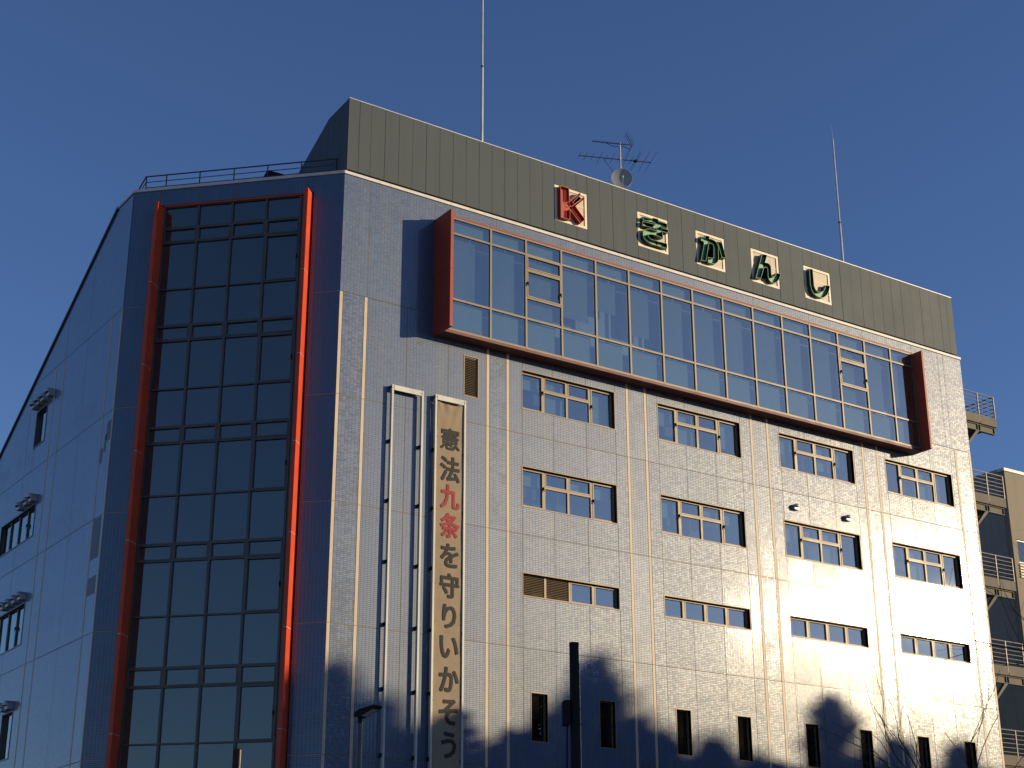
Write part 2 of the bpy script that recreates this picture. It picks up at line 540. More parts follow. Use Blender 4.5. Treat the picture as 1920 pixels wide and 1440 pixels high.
# right facade -------------------------------------------------------------
colsB, matsB, jB = [], [], []
def add_cols(edges, mat):
    for a, b in zip(edges, edges[1:]):
        colsB.append((a, b)); matsB.append(mat)
    jB.extend(edges[1:-1])
MODS = [[1.02, 2.5, 4.11, 5.61], [6.53, 7.05, 8.345, 9.755, 11.03, 11.53], [12.465, 12.97, 14.245, 15.66, 16.96, 17.45],
        [18.39, 18.93, 20.26, 21.67, 22.93, 23.38], [24.31, 24.71, 26.07, 27.37, 28.68, 28.96]]
for i, (a, b) in enumerate(BANDS):
    add_cols([a + SW, b - SW], 'tile_band')
    if i < 5:
        add_cols(MODS[i], 'tile')
panels(fB, colsB, ROWS[1:6], WIN_B, matsB)
lowB = [(a + SW, b - SW) for a, b in BANDS] + [(m_[0], m_[-1]) for m_ in MODS]
panels(fB, lowB, ROWS[:2], [], ['tile_band'] * 6 + ['tile'] * 5)
topB = [.0, .99, 3.5, 6.0, 9.0, 12.0, 15.0, 18.0, 21.0, 24.0, 26.9, 28.5, 28.85, 29.97]
panels(fB, list(zip(topB, topB[1:])), [21.925, 26.13], [], ['tile'] * (len(topB) - 1))
seals('joint_seal', fB, jB, ROWS[:6], 0, 29.97, WIN_B)
seals('joint_seal', fB, topB[1:-1], [21.925, 26.13], 0, 29.97, [])
mb = MB().box(fB, 0.01, 29.96, -.06, -.015, 21.91, 21.94)
mb.build('joint_seal', MT['seal'], BLD)
for a, b in BANDS:
    for c in ((a, a + SW), (b - SW, b)):
        for z0, z1 in zip(ROWS[:5], ROWS[1:6]):
            MB().box(fB, c[0] + .004, c[1] - .004, -.1, .006, z0 + .008, z1 - .008).build('trim_strip', MT['strip'], BLD)

# chamfered facade with the curtain wall -----------------------------------
OPEN = (1.04, 6.37, -1, 25.56, 'open')
colsA = [0, 1.03, 2.32, 3.65, 4.97, 6.38, 7.356]
panels(fA, list(zip(colsA, colsA[1:])), [21.925, 26.13], [OPEN], ['tile'] * 6)
panels(fA, [(0, 1.03), (6.38, 7.356)], ROWS[:6], [OPEN], ['tile'] * 2)
seals('joint_seal', fA, colsA[1:-1], [25.56, 26.13], 0, 7.35, [])
for a, b in ((.01, 1.02), (6.39, 7.35)):
    for z in ROWS[1:6]:
        MB().box(fA, a, b, -.06, -.012, z - .016, z + .016).build('joint_seal', MT['strip'], BLD)

# left facade ---------------------------------------------------------------
colsC = [(5.29, 6.12), (6.21, 8.4), (8.4, 10.65), (10.74, 11.54), (11.63, 14.2), (14.2, 17.2), (17.2, 28.0)]
matsC = ['tile_band', 'tile', 'tile', 'tile_band'] + ['tile'] * 3
panels(fC, colsC, ROWS[:6], WIN_C, matsC, roof=True)
panels(fC, [(5.21, 8.4), (8.4, 10.7), (10.7, 14.2)], [21.925, 26.13], WIN_C, ['tile'] * 3, roof=True)
seals('joint_seal', fC, [8.4, 14.2, 17.2], ROWS, 5.21, 28, WIN_C, roof=True)
for a, b in ((5.205, 5.29), (6.12, 6.21), (10.65, 10.74), (11.54, 11.63)):
    for z0, z1 in zip(ROWS[:5], ROWS[1:6]):
        MB().box(fC, a + .003, b - .003, -.1, .006, z0 + .008, z1 - .008).build('trim_strip', MT['strip'], BLD)
for (a, b, c, d) in ((5.42, 6.1, 13.62, 14.93), (5.42, 6.1, 12.47, 13.05), (5.3, 5.68, 17.45, 18.1), (5.62, 5.8, 17.1, 17.7), (5.88, 6.1, 16.8, 17.3)):
    MB().box(fC, a, b, -.02, .004, c, d).build('tile_patch', MT['tile_grey'], BLD)
# right end and rear walls
panels(fD, [(0.0, 6.6), (6.6, 12.0)], [0.0, 26.13], [], ['tile'] * 2)

# copings ---------------------------------------------------------------------
def coping(name, fn, u0, u1, za, zb, mat, up=.105, out=.035):
    mb = MB()
    fl = fn is fA or fn is fC
    p = [(u0, za), (u1, zb), (u1, zb + up), (u0, za + up)]
    mb.prism(p[::-1] if fl else p, fn, -.32, out)
    return mb.build(name, mat, BLD)
for a, b in ((0.0, 6.0), (6.01, 12.0), (12.01, 18.0), (18.01, 24.0), (24.01, 30.0)):
    coping('coping', fB, a, b, 26.135, 26.135, MT['coping'])
coping('coping', fA, .0, 3.65, 26.135, 26.135, MT['coping'])
coping('coping', fA, 3.66, 7.37, 26.135, 26.135, MT['coping'])
coping('coping', fC, 5.2, 6.6, 26.12, 26.12, MT['coping'])
for a, b in ((6.6, 12), (12, 18), (18, 28)):
    coping('coping', fC, a, b, roof_z(a) - .02, roof_z(b) - .02, MT['screen_dark'], .12, .05)

# ---- window builders --------------------------------------------------------
def pane(fn, u0, u1, z0, z1, o, parent, mat, tilt=.0012):
    """one sheet of glass, each a hair out of true"""
    a, b = random.uniform(-tilt, tilt), random.uniform(-tilt, tilt)
    uc, zc = (u0 + u1) / 2, (z0 + z1) / 2
    def g(u, oo, z): return fn(u, oo + (u - uc) * a + (z - zc) * b, z)
    mb = MB()
    p = [(u0, z0), (u1, z0), (u1, z1), (u0, z1)]
    if fn is fA or fn is fC: p = p[::-1]
    mb.face([g(u, o, z) for u, z in p])
    return mb.build('pane', mat, parent)

def frame_rect(mb, fn, u0, u1, z0, z1, wd, o0, o1):
    mb.box(fn, u0, u0 + wd, o0, o1, z0, z1)
    mb.box(fn, u1 - wd, u1, o0, o1, z0, z1)
    mb.box(fn, u0 + wd, u1 - wd, o0, o1, z0, z0 + wd)
    mb.box(fn, u0 + wd, u1 - wd, o0, o1, z1 - wd, z1)

def louvre(fn, u0, u1, z0, z1, o, parent, mat, pitch=.065):
    mb = MB()
    n = int((z1 - z0) / pitch)
    for i in range(n):
        z = z0 + (i + .5) * (z1 - z0) / n
        mb.prism([(u0, z - .03), (u1, z - .03), (u1, z + .012), (u0, z + .012)], lambda u, oo, zz: fn(u, oo - (zz - z) * 1.1, zz), o - .012, o)
    return mb.build('louvre', mat, parent)

def handle(fn, u, o, z, parent):
    mb = MB()
    mb.box(fn, u - .018, u + .018, o, o + .03, z - .05, z + .05)
    mb.box(fn, u - .012, u + .012, o + .03, o + .045, z - .11, z + .02)
    return mb.build('handle', MT['black'], parent)

def window_b(u0, u1, z0, z1, kind):
    mb = MB()
    W = u1 - u0
    fm = MT['bronze']
    frame_rect(mb, fB, u0 - .02, u1 + .02, z0 - .015, z1 + .015, .032, -.02, .010)      # proud outer rim
    if kind == 'grille':
        frame_rect(mb, fB, u0 + .02, u1 - .02, z0 + .02, z1 - .02, .03, -.12, -.03)
        f = mb.build('vent_grille', fm, BLD)
        louvre(fB, u0 + .05, u1 - .05, z0 + .05, z1 - .05, -.05, f, MT['bronze'], .06)
        return
    e = .045
    frame_rect(mb, fB, u0 + .004, u1 - .004, z0 + .004, z1 - .004, e, -.22, -.13)
    a, b, c, d = u0 + e, u1 - e, z0 + e, z1 - e
    if kind == 'slot':
        f = mb.build('window', fm, BLD)
        pane(fB, a, b, c, d, -.17, f, MT['glass_dark'])
        return
    ms = [u0 + W * k for k in (.247, .498, .747)]
    h = .042
    for m_ in ms:
        mb.box(fB, m_ - h, m_ + h, -.215, -.122, c, d)
    if kind == 'casement':
        zt = z1 - .56
        mb.box(fB, ms[0] + h, ms[1] - h, -.212, -.125, zt - .04, zt + .04)
        mb.box(fB, ms[1] + h, ms[2] - h, -.212, -.125, zt - .04, zt + .04)
        frame_rect(mb, fB, a, ms[0] - h, c, d, .05, -.20, -.11)
        frame_rect(mb, fB, ms[2] + h, b, c, d, .05, -.20, -.11)
        frame_rect(mb, fB, ms[0] + h, ms[1] - h, zt + .04, d, .035, -.20, -.115)
        frame_rect(mb, fB, ms[1] + h, ms[2] - h, zt + .04, d, .035, -.20, -.115)
    elif kind in ('strip', 'louvre'):
        seg = [a] + ms + [b]
        for i in range(4):
            if kind == 'louvre' and i < 2: continue
            l = seg[i] + (h if i else 0); r = seg[i + 1] - (h if i < 3 else 0)
            frame_rect(mb, fB, l, r, c, d, .035, -.20, -.115)
    f = mb.build('window', fm, BLD)
    if kind == 'casement':
        for (l, r, bt, tp) in ((a, ms[0] - h, c, d), (ms[0] + h, ms[1] - h, c, zt - .04), (ms[0] + h, ms[1] - h, zt + .04, d),
                               (ms[1] + h, ms[2] - h, c, zt - .04), (ms[1] + h, ms[2] - h, zt + .04, d), (ms[2] + h, b, c, d)):
            pane(fB, l, r, bt, tp, -.17, f, MT['glass'])
        for l, r_ in ((a, ms[0]), (ms[0], ms[1]), (ms[1], ms[2]), (ms[2], b)):
            if random.random() < .6:
                MB().box(fB, l + .04, r_ - .04, -.36, -.355, c + (d - c) * random.choice((0, 0, .25, .5, .62)), d + .03).build('roller_blind', MT['blind'], f)
        handle(fB, ms[0] - h, -.11, (c + d) / 2 + .08, f)
        if random.random() < .8: handle(fB, ms[2] + h + .02, -.11, (c + d) / 2, f)
    else:
        for i in range(4):
            l = seg[i] + (h if i else 0); r = seg[i + 1] - (h if i < 3 else 0)
            if kind == 'louvre' and i < 2: louvre(fB, l, r, c, d, -.15, f, MT['bronze'], .055)
            else: pane(fB, l, r, c, d, -.17, f, MT['glass'])
for wv in WIN_B:
    window_b(*wv)

def window_c(u0, u1, z0, z1, n):
    mb = MB()
    fm = MT['bronze_shade']
    frame_rect(mb, fC, u0 - .02, u1 + .02, z0 - .03, z1 + .02, .05, -.02, .014)
    e = .05
    frame_rect(mb, fC, u0 + .004, u1 - .004, z0 + .004, z1 - .004, e, -.16, -.07)
    wd = (u1 - u0) / n
    for i in range(1, n):
        mb.box(fC, u0 + i * wd - .04, u0 + i * wd + .04, -.155, -.06, z0 + e, z1 - e)
    f = mb.build('window', fm, BLD)
    for i in range(n):
        pane(fC, u0 + i * wd + (.04 if i else e), u0 + (i + 1) * wd - (.04 if i < n - 1 else e), z0 + e, z1 - e, -.11, f, MT['glass'])
    if n > 1:
        handle(fC, u0 + wd, -.06, (z0 + z1) / 2, f)
for wv in WIN_C:
    window_c(*wv)

def hood(fn, u, z, r, name='vent_hood'):
    """round wall vent with a down-turned hood"""
    mb = MB()
    n, m = 10, 4
    for i in range(n):
        t0, t1 = PI * i / n, PI * (i + 1) / n
        pts = lambda t, o: fn(u + r * math.cos(t), o, z + r * math.sin(t))
        mb.face([pts(t0, 0), pts(t1, 0), pts(t1, r * 1.1), pts(t0, r * 1.1)])
        for k in range(m):
            p0, p1 = PI / 2 * k / m, PI / 2 * (k + 1) / m
            q = lambda t, p: fn(u + r * math.cos(p) * math.cos(t), r * 1.1 + r * .7 * math.sin(p), z + r * math.cos(p) * math.sin(t))
            mb.face([q(t0, p0), q(t1, p0), q(t1, p1), q(t0, p1)])
    mb.box(fn, u - r, u + r, .0, r * 1.1, z - r * .75, z)
    o = mb.build(name, MT['steel'], BLD, smooth=False)
    return o
for u in (19.5, 22.23):
    hood(fB, u, 17.86, .13)
for us, z, r in (((11.75, 12.38, 12.9, 13.4), 20.95, .17), ((12.5, 13.05, 13.8), 17.22, .17), ((12.53, 13.16, 13.85, 14.47), 13.7, .17), ((12.6, 13.23), 9.98, .17)):
    for u in us:
        hood(fC, u, z, r)

# ---- curtain wall on the chamfer ------------------------------------------------
TR = [25.50, 24.72, 24.17, 22.49, 21.20, 20.65, 18.99, 17.72, 17.15, 15.45, 13.90, 13.35, 11.64, 10.09, 9.50, 7.84, 6.25, 5.65, 3.95, 2.4, .3]
MU = [1.47, 2.655, 3.84, 5.025, 6.215]
mb = MB()
for u in MU:
    mb.box(fA, u - .036, u + .036, -.2, -.06, .3, 25.5)
mb.box(fA, 1.19, 1.42, -.2, -.075, .3, 25.5)
cwf = mb.build('curtain_wall', MT['bronze_shade'], BLD)
mb = MB().box(fA, 1.19, 6.23, -.2, -.02, 25.503, 25.56)
mb.build('header', MT['red'], cwf)
for i, z in enumerate(TR):
    for a, b in zip(MU, MU[1:]):
        mb = MB().box(fA, a + .036, b - .036, -.19, -.068, z - .026, z + .022)
        mb.build('transom', MT['bronze_shade'], cwf)
for i, (zt, zb) in enumerate(zip(TR, TR[1:])):
    for k, (a, b) in enumerate(zip(MU, MU[1:])):
        l, r, bt, tp = a + .036, b - .036, zb + .022, zt - .026
        if i % 3 == 1 or (i % 3 == 2 and k == 0):
            mb = MB()
            frame_rect(mb, fA, l, r, bt, tp, .045, -.17, -.055)
            f = mb.build('sash', MT['bronze_shade'], cwf)
        pane(fA, l, r, bt, tp, -.13, cwf, MT['glass_dark'], .0015)
        if i % 3 == 2 and k == 0:
            handle(fA, l + .02, -.055, (bt + tp) / 2, cwf)
FZ = [25.48, 22.57, 19.69, 16.80, 13.92, 11.05, 8.10, 5.2, 2.3, 0.0]
for u0, u1 in ((1.06, 1.186), (6.226, 6.35)):
    inner = MB().box(fA, u0 + .006, u1 - .006, -.15, .474, 0, 25.47)
    fin = inner.build('fin', MT['coping'], BLD)
    for zt, zb in zip(FZ, FZ[1:]):
        MB().box(fA, u0, u1, -.16, .48, zb + .009, zt - .009).build('fin_panel', MT['red'], fin)

# ---- projecting bay ---------------------------------------------------------------
GO = .53                                                         # glazing plane
mb = MB()
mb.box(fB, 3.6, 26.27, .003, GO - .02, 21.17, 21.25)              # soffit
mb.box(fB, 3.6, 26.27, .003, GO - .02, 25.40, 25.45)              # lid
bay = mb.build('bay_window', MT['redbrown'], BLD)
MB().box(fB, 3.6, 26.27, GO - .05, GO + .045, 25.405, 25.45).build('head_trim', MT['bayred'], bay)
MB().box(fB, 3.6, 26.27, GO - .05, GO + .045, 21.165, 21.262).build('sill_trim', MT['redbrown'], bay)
for u0, u1, nm in ((3.49, 3.60, 'fin'), (26.27, 26.37, 'fin')):
    MB().box(fB, u0, u1, .002, 1.05, 23.25, 25.40).build(nm, MT['bayred'], bay)
    MB().box(fB, u0, u1, .002, 1.05, 21.17, 23.24).build(nm, MT['bayred'], bay)
BM = [3.60, 5.41, 6.865, 8.375, 9.885, 11.385, 12.90, 14.39, 15.89, 17.41, 18.93, 20.42, 21.94, 23.44, 24.94, 26.27]
mb = MB()
for i, u in enumerate(BM):
    mb.box(fB, max(3.602, u - .035), min(26.268, u + .035), GO - .06, GO + .035, 21.27, 25.40)
mb.build('mullion_frame', MT['bronze'], bay)
def bay_bar(a, b, z, h=.035, o=.03):
    MB().box(fB, a, b, GO - .055, GO + o, z - h, z + h).build('transom', MT['bronze'], bay)
for i, (a, b) in enumerate(zip(BM, BM[1:])):
    l, r = a + .035, b - .035
    zs = [21.30, 22.40, 24.80, 25.37]
    if i in (2, 12):
        zs = [21.30, 22.40, 23.18, 24.24, 24.80, 25.37]
    for z in zs:
        bay_bar(l, r, z)
    for j, (z0, z1) in enumerate(zip(zs, zs[1:])):
        if i in (2, 12) and j in (2, 3):
            m2 = MB()
            frame_rect(m2, fB, l, r, z0 + .035, z1 - .035, .045, GO - .04, GO + .045)
            m2.build('sash', MT['bronze'], bay)
            if j == 2:
                handle(fB, l + .02, GO + .045, (z0 + z1) / 2, bay); handle(fB, r - .02, GO + .045, (z0 + z1) / 2 - .1, bay)
        pane(fB, l, r, z0 + .035, z1 - .035, GO - .01, bay, MT['glass'])
    # back boards behind the top and bottom lights, a roller blind behind the big pane
    MB().box(fB, l - .03, r - random.uniform(.16, .24), GO - .135, GO - .125, 21.27, 22.37).build('back_board', MT['blind'], bay)
    MB().box(fB, l - .03, r - random.uniform(.16, .24), GO - .135, GO - .125, 24.84, 25.28).build('back_board', MT['blind'], bay)
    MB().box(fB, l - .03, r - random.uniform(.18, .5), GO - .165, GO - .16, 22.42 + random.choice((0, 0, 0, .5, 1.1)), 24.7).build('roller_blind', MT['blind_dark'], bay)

# ---- roof screen ------------------------------------------------------------------------
YS = .05
prof = [(.12, 26.42), (.12, 29.03), (1.49, 28.93), (6.6, 26.3), (6.6, 26.24)]
mb = MB()
mb.prism([(y, z) for y, z in prof], lambda u, o, z: (o, u, z), .14, 29.86)
scr = mb.build('roof_screen', MT['screen_dark'], BLD)
seams = [.1, .52, .97]
SG = [(8.56, 10.04), (12.39, 13.87), (15.25, 16.72), (18.10, 19.58), (20.96, 22.45)]
cur = .97
for a, b in SG:
    n = max(1, round((a - cur) / .56)); seams += [cur + (a - cur) * k / n for k in range(1, n + 1)]
    seams += [a + (b - a) * k / 3 for k in (1, 2, 3)]
    cur = b
n = round((29.07 - cur) / .6)
seams += [cur + (29.07 - cur) * k / n for k in range(1, n + 1)] + [29.51, 29.9]
def fS(u, o, z): return (u, YS - o, z)
for a, b in zip(seams, seams[1:]):
    hs = [(s0, s1, 26.86, 28.31) for s0, s1 in SG]
    j = random.uniform(-.004, .004)
    for c in cut((a + .006, b - .006, 26.36, 29.03), hs):
        MB().box(fS, c[0], c[1], -.05, j, c[2], c[3]).build('cladding_panel', MT['screen'], scr)
ys = [.06, .55, 1.05, 1.49, 2.1, 2.7, 3.3, 3.9, 4.5, 5.1, 5.7, 6.3]
for a, b in zip(ys, ys[1:]):
    zt = lambda y: 29.03 - .073 * (y - .12) if y < 1.49 else 28.93 - (y - 1.49) * (2.63 / 5.11)
    MB().prism([(b - .005, 26.3), (a + .005, 26.3), (a + .005, zt(a)), (b - .005, zt(b))], lambda u, o, z: (.14 - o, u, z), 0, .04).build('cladding_panel', MT['screen'], scr)
MB().box(fS, .1, 29.9, -.06, .012, 29.032, 29.06).build('top_flashing', MT['steel'], scr)
MB().box(fB, .2, 29.8, -.5, -.2, 26.2, 26.43).build('kerb', MT['screen_dark'], scr)

# ------------------------------------------------------------------ sign letters
LET = {"K":[[[8.72,28.222],[9.103,28.219],[9.115,27.739],[9.585,28.172],[9.641,28.13],[9.27,27.69],[9.341,27.645],[9.752,28.047],[9.819,28.001],[9.387,27.565],[9.816,27.147],[9.59,26.926],[9.143,27.352],[9.12,26.952],[8.716,26.933]]],"ki":[[[12.527,28.041],[12.99,28.074],[13.018,28.13],[13.269,28.141],[13.291,28.054],[13.707,28.066],[13.698,27.862],[13.411,27.857],[13.435,27.808],[13.749,27.839],[13.741,27.68],[13.454,27.668],[13.48,27.393],[13.116,27.419],[12.875,27.398],[12.762,27.352],[12.768,27.273],[12.901,27.206],[13.072,27.201],[13.667,27.221],[13.657,27.012],[13.406,27.004],[12.892,26.998],[12.673,27.056],[12.542,27.152],[12.498,27.258],[12.509,27.393],[12.573,27.499],[12.712,27.582],[12.885,27.63],[13.194,27.626],[13.163,27.699],[12.494,27.654],[12.501,27.841],[13.119,27.88],[13.087,27.93],[12.529,27.893]]],"ka":[[[15.391,27.996],[15.58,28.002],[15.622,28.105],[15.831,28.124],[15.806,28.019],[15.951,28.028],[16.112,27.995],[16.198,27.912],[16.254,27.79],[16.225,27.207],[16.164,27.101],[16.031,26.991],[15.886,26.976],[15.679,26.974],[15.684,27.2],[15.918,27.21],[15.986,27.28],[16.01,27.664],[15.99,27.78],[15.92,27.822],[15.775,27.805],[15.582,26.994],[15.322,26.97],[15.516,27.683],[15.509,27.809],[15.38,27.812]],[[16.213,28.007],[16.451,28.026],[16.634,27.398],[16.4,27.374]]],"n":[[[18.558,28.091],[18.836,28.118],[18.693,27.755],[18.827,27.775],[18.939,27.742],[18.998,27.649],[18.997,27.294],[19.049,27.23],[19.147,27.263],[19.231,27.354],[19.278,27.458],[19.509,27.471],[19.48,27.355],[19.367,27.157],[19.242,27.025],[19.064,26.949],[18.951,26.959],[18.844,27.039],[18.798,27.181],[18.805,27.491],[18.771,27.544],[18.696,27.555],[18.616,27.503],[18.558,27.365],[18.405,26.981],[18.138,26.967]]],"shi":[[[21.132,28.124],[21.328,28.14],[21.329,27.781],[21.336,27.405],[21.401,27.265],[21.514,27.199],[21.675,27.22],[21.844,27.313],[21.949,27.465],[21.993,27.61],[22.248,27.642],[22.172,27.394],[22.029,27.17],[21.855,27.025],[21.69,26.973],[21.453,26.981],[21.263,27.058],[21.158,27.204],[21.117,27.491]]]}
def letter(key, cx, label, wall, floor, tube):
    polys = LET[key]
    s0, s1 = SG[['K', 'ki', 'ka', 'n', 'shi'].index(key)]
    YB = .09
    root = empty('sign_letter', ((s0 + s1) / 2, YB, 26.86), label, 'sign', 'letters of the rooftop sign')
    ox, oz = (s0 + s1) / 2, 26.86
    def fn(u, o, z): return (u - ox, -o, z - oz)
    # square back board with a raised rim
    MB().box(fn, s0 + .02, s1 - .02, -.05, .0, 26.88, 28.29).build('back_board', MT['sign_board'], root)
    mb = MB(); frame_rect(mb, fn, s0 + .015, s1 - .015, 26.875, 28.295, .1, -.02, .03)
    bb = mb.build('board_rim', MT['sign_rim'], root)
    mb = MB()
    for z in (27.3, 27.72):
        mb.box(fn, s0 + .115, s1 - .115, .0, .012, z - .018, z + .018)
    mb.build('board_rib', MT['sign_rim'], root)
    D = .2
    for pl in polys:
        n = len(pl)
        sgn = sum(pl[i][0] * pl[(i + 1) % n][1] - pl[(i + 1) % n][0] * pl[i][1] for i in range(n))
        pl = pl if sgn > 0 else pl[::-1]
        # sheet-metal wall: outer and inner skin 12 mm apart
        mb, fl, tb = MB(), MB(), MB()
        inn = []
        for i in range(n):
            p, q, r = Vector(pl[i - 1]), Vector(pl[i]), Vector(pl[(i + 1) % n])
            e1, e2 = (q - p).normalized(), (r - q).normalized()
            nn = Vector((-e1.y - e2.y, e1.x + e2.x))
            k = max(.45, nn.length / 2)
            nn = nn.normalized() if nn.length > 1e-6 else Vector((-e1.y, e1.x))
            inn.append(q + nn * .014 / k)
        for i in range(n):
            a, b = pl[i], pl[(i + 1) % n]
            c, d = inn[i], inn[(i + 1) % n]
            mb.face([fn(a[0], .02, a[1]), fn(b[0], .02, b[1]), fn(b[0], D, b[1]), fn(a[0], D, a[1])])
            mb.face([fn(d[0], .05, d[1]), fn(c[0], .05, c[1]), fn(c[0], D, c[1]), fn(d[0], D, d[1])])
            tb.face([fn(a[0], D + .001, a[1]), fn(b[0], D + .001, b[1]), fn(d[0], D + .001, d[1]), fn(c[0], D + .001, c[1])])
        sh = mb.build('letter_shell', wall, root)
        bm = bmesh.new()
        vs = [bm.verts.new(fn(a[0], .055, a[1])) for a in pl]
        bm.faces.new(vs)
        bmesh.ops.triangulate(bm, faces=bm.faces[:])
        me = bpy.data.meshes.new('letter_floor'); bm.to_mesh(me); bm.free()
        me.materials.append(floor)
        o = bpy.data.objects.new('letter_floor', me); COL.objects.link(o); o.parent = sh
        tb.build('letter_edge', tube, sh)
    if key == 'K':
        mb = MB()
        for a, b in (((8.735, 28.10), (8.735, 26.95)), ((8.80, 28.10), (8.80, 26.95)), ((8.90, 28.12), (8.90, 26.93)), ((8.97, 28.10), (8.97, 26.94)),
                     ((9.20, 27.40), (9.62, 26.98)), ((9.26, 27.45), (9.68, 27.03)), ((9.10, 27.66), (9.52, 28.06)), ((9.22, 27.52), (9.68, 27.94)), ((9.12, 27.62), (9.22, 27.50))):
            mb.tube(fn(a[0], .17, a[1]), fn(b[0], .17, b[1]), .009, 6)
        mb.build('neon_tube', tube, root)
    else:
        mb = MB()
        for pl in polys:
            for i in range(0, len(pl)):
                a, b = Vector(pl[i]), Vector(pl[(i + 1) % len(pl)])
                c = Vector((sum(p[0] for p in pl) / len(pl), sum(p[1] for p in pl) / len(pl)))
        # two standoff pins
        for k in (.35, .65):
            mb.tube(fn(s0 + (s1 - s0) * k, .0, 27.5), fn(s0 + (s1 - s0) * k, .03, 27.5), .02, 6)
        mb.build('standoff', MT['black'], root)
    return root
letter('K', 0, 'red channel letter K on a square board of the roof screen', MT['red_letter'], MT['red_floor'], MT['red_tube'])
letter('ki', 0, 'green letter beside the red K, with two crossbars and a bowl', MT['green'], MT['green_floor'], MT['green_tube'])
letter('ka', 0, 'green letter with a separate slanted dash at its right', MT['green'], MT['green_floor'], MT['green_tube'])
letter('n', 0, 'green letter shaped like a lower case h with a tail', MT['green'], MT['green_floor'], MT['green_tube'])
letter('shi', 0, 'green hook shaped letter, last of the rooftop sign', MT['green'], MT['green_floor'], MT['green_tube'])

# ------------------------------------------------------------------ banner frames and banner
def banner_frame(u0, u1, label):
    root = empty('banner_frame', (u0, 0, 6.4), label, 'frame', 'steel banner frames on the tiled wall')
    def fn(u, o, z): return (u - u0, -o, z - 6.4)
    zt, zb, zo = 19.07, 6.4, .19
    for a, b in ((u0, u0 + .065), (u1 - .065, u1)):
        mb = MB().box(fn, a, b, .155, zo, zb, zt)              # front flange
        side = (a, a + .012)
        mb.box(fn, side[0], side[1], .07, .155, zb, zt - .12)
        up_ = mb.build('upright', MT['white_metal'], root)
        for i in range(7):
            z = 17.20 - i * 1.94
            if z > 6.5:
                MB().box(fn, a - .01, a + .05, .0, .15, z - .06, z + .06).build('bracket', MT['black'], up_)
    mb = MB().box(fn, u0 + .085, u1 - .085, .155, zo, zt - .17, zt)
    mb.box(fn, u0, u1, .0, .154, zt - .02, zt)
    mb.build('head_rail', MT['white_metal'], root)
    MB().box(fn, u0 + .085, u1 - .085, .155, zo, zb, zb + .1).build('bottom_rail', MT['white_metal'], root)
    mb = MB()
    for u in (u0 + .04, u1 - .04, u1 - .13):
        mb.box(fn, u - .01, u + .01, zo, zo + .008, zt - .1, zt - .08)
    mb.build('bolt', MT['black'], root)
banner_frame(1.905, 3.08, 'empty tall white steel banner frame left of the cloth banner')
banner_frame(3.525, 4.70, 'tall white steel frame that carries the cloth banner')

BX0, BX1, BZ0, BZ1 = 3.615, 4.61, 6.5, 18.87
ban = empty('cloth_banner', (4.11, -.14, BZ0), 'long cream cloth banner with black and red vertical Japanese lettering', 'banner')
nu, nv = 14, 150
def cloth_o(u, v):
    """v: metres below the top edge"""
    a = .016 * math.exp(-v / .5) * math.sin((u * 3 + v * .4) * 6.0) * math.sin(PI * u)
    a += .012 * math.exp(-v / .45) * math.sin(18 * (abs(u - .5) + v * .35))
    a += .004 * math.sin(v * 2.1 + 2 * u) + .003 * math.sin(v * 5.3 + 7 * u)
    return a
vv, ff = [], []
for j in range(nv + 1):
    v = (BZ1 - BZ0) * (j / nv) ** 1.25
    for i in range(nu + 1):
        u = i / nu
        sag = .05 * math.sin(PI * u) * math.exp(-v / .4)
        inset = .02 * math.sin(PI * min(1, v / 1.2)) * (1 - 2 * u)
        vv.append((BX0 - 4.11 + (BX1 - BX0) * u + inset, -cloth_o(u, v), BZ1 - BZ0 - v - sag))
for j in range(nv):
    for i in range(nu):
        a = j * (nu + 1) + i
        ff.append((a, a + nu + 1, a + nu + 2, a + 1))
me = bpy.data.meshes.new('cloth'); me.from_pydata(vv, [], ff); me.materials.append(MT['cloth'])
me.polygons.foreach_set('use_smooth', [True] * len(me.polygons))
co = bpy.data.objects.new('cloth', me); COL.objects.link(co); co.parent = ban
mb = MB()
for u in (BX0 - .02, BX1 + .02):
    for z in [BZ1 - .02 - k * 1.2 for k in range(10)]:
        mb.tube((u - 4.11, -.02, z - BZ0 + .02), ((BX0 + .03 if u < 4 else BX1 - .03) - 4.11, -.02, z - BZ0), .006, 5)
mb.tube((BX0 - .02 - 4.11, -.01, BZ1 - BZ0 + .0), (BX1 + .02 - 4.11, -.01, BZ1 - BZ0 - .01), .008, 6)
mb.build('cord', MT['ink'], ban)

def glyph(ch, name, mat, parent, cx, cz, wd, ht, o, bold, local):
    """one printed character: the font outline thickened by laying shifted copies over one another"""
    cu = bpy.data.curves.new(name, 'FONT')
    cu.body = ch
    cu.resolution_u = 3
    to = bpy.data.objects.new('tmp', cu)
    COL.objects.link(to)
    dg = bpy.context.evaluated_depsgraph_get()
    me = bpy.data.meshes.new_from_object(to.evaluated_get(dg))
    bpy.data.objects.remove(to)
    xs = [v.co.x for v in me.vertices]; ysv = [v.co.y for v in me.vertices]
    x0, x1, y0, y1 = min(xs), max(xs), min(ysv), max(ysv)
    vv, ff = [], []
    for k in range(13):
        dx, dz = (0, 0) if k == 12 else (bold * math.cos(k * PI / 6), bold * math.sin(k * PI / 6))
        b = len(vv)
        for v in me.vertices:
            u = cx + ((v.co.x - x0) / (x1 - x0) - .5) * (wd - 2 * bold) + dx
            z = cz + ((v.co.y - y0) / (y1 - y0) - .5) * (ht - 2 * bold) + dz
            vv.append(local(u, o + k * .0005, z))
        ff += [tuple(b + i for i in p.vertices) for p in me.polygons]
    m2 = bpy.data.meshes.new(name)
    m2.from_pydata(vv, [], ff)
    m2.materials.append(mat)
    ob = bpy.data.objects.new(name, m2); COL.objects.link(ob); ob.parent = parent
    return ob
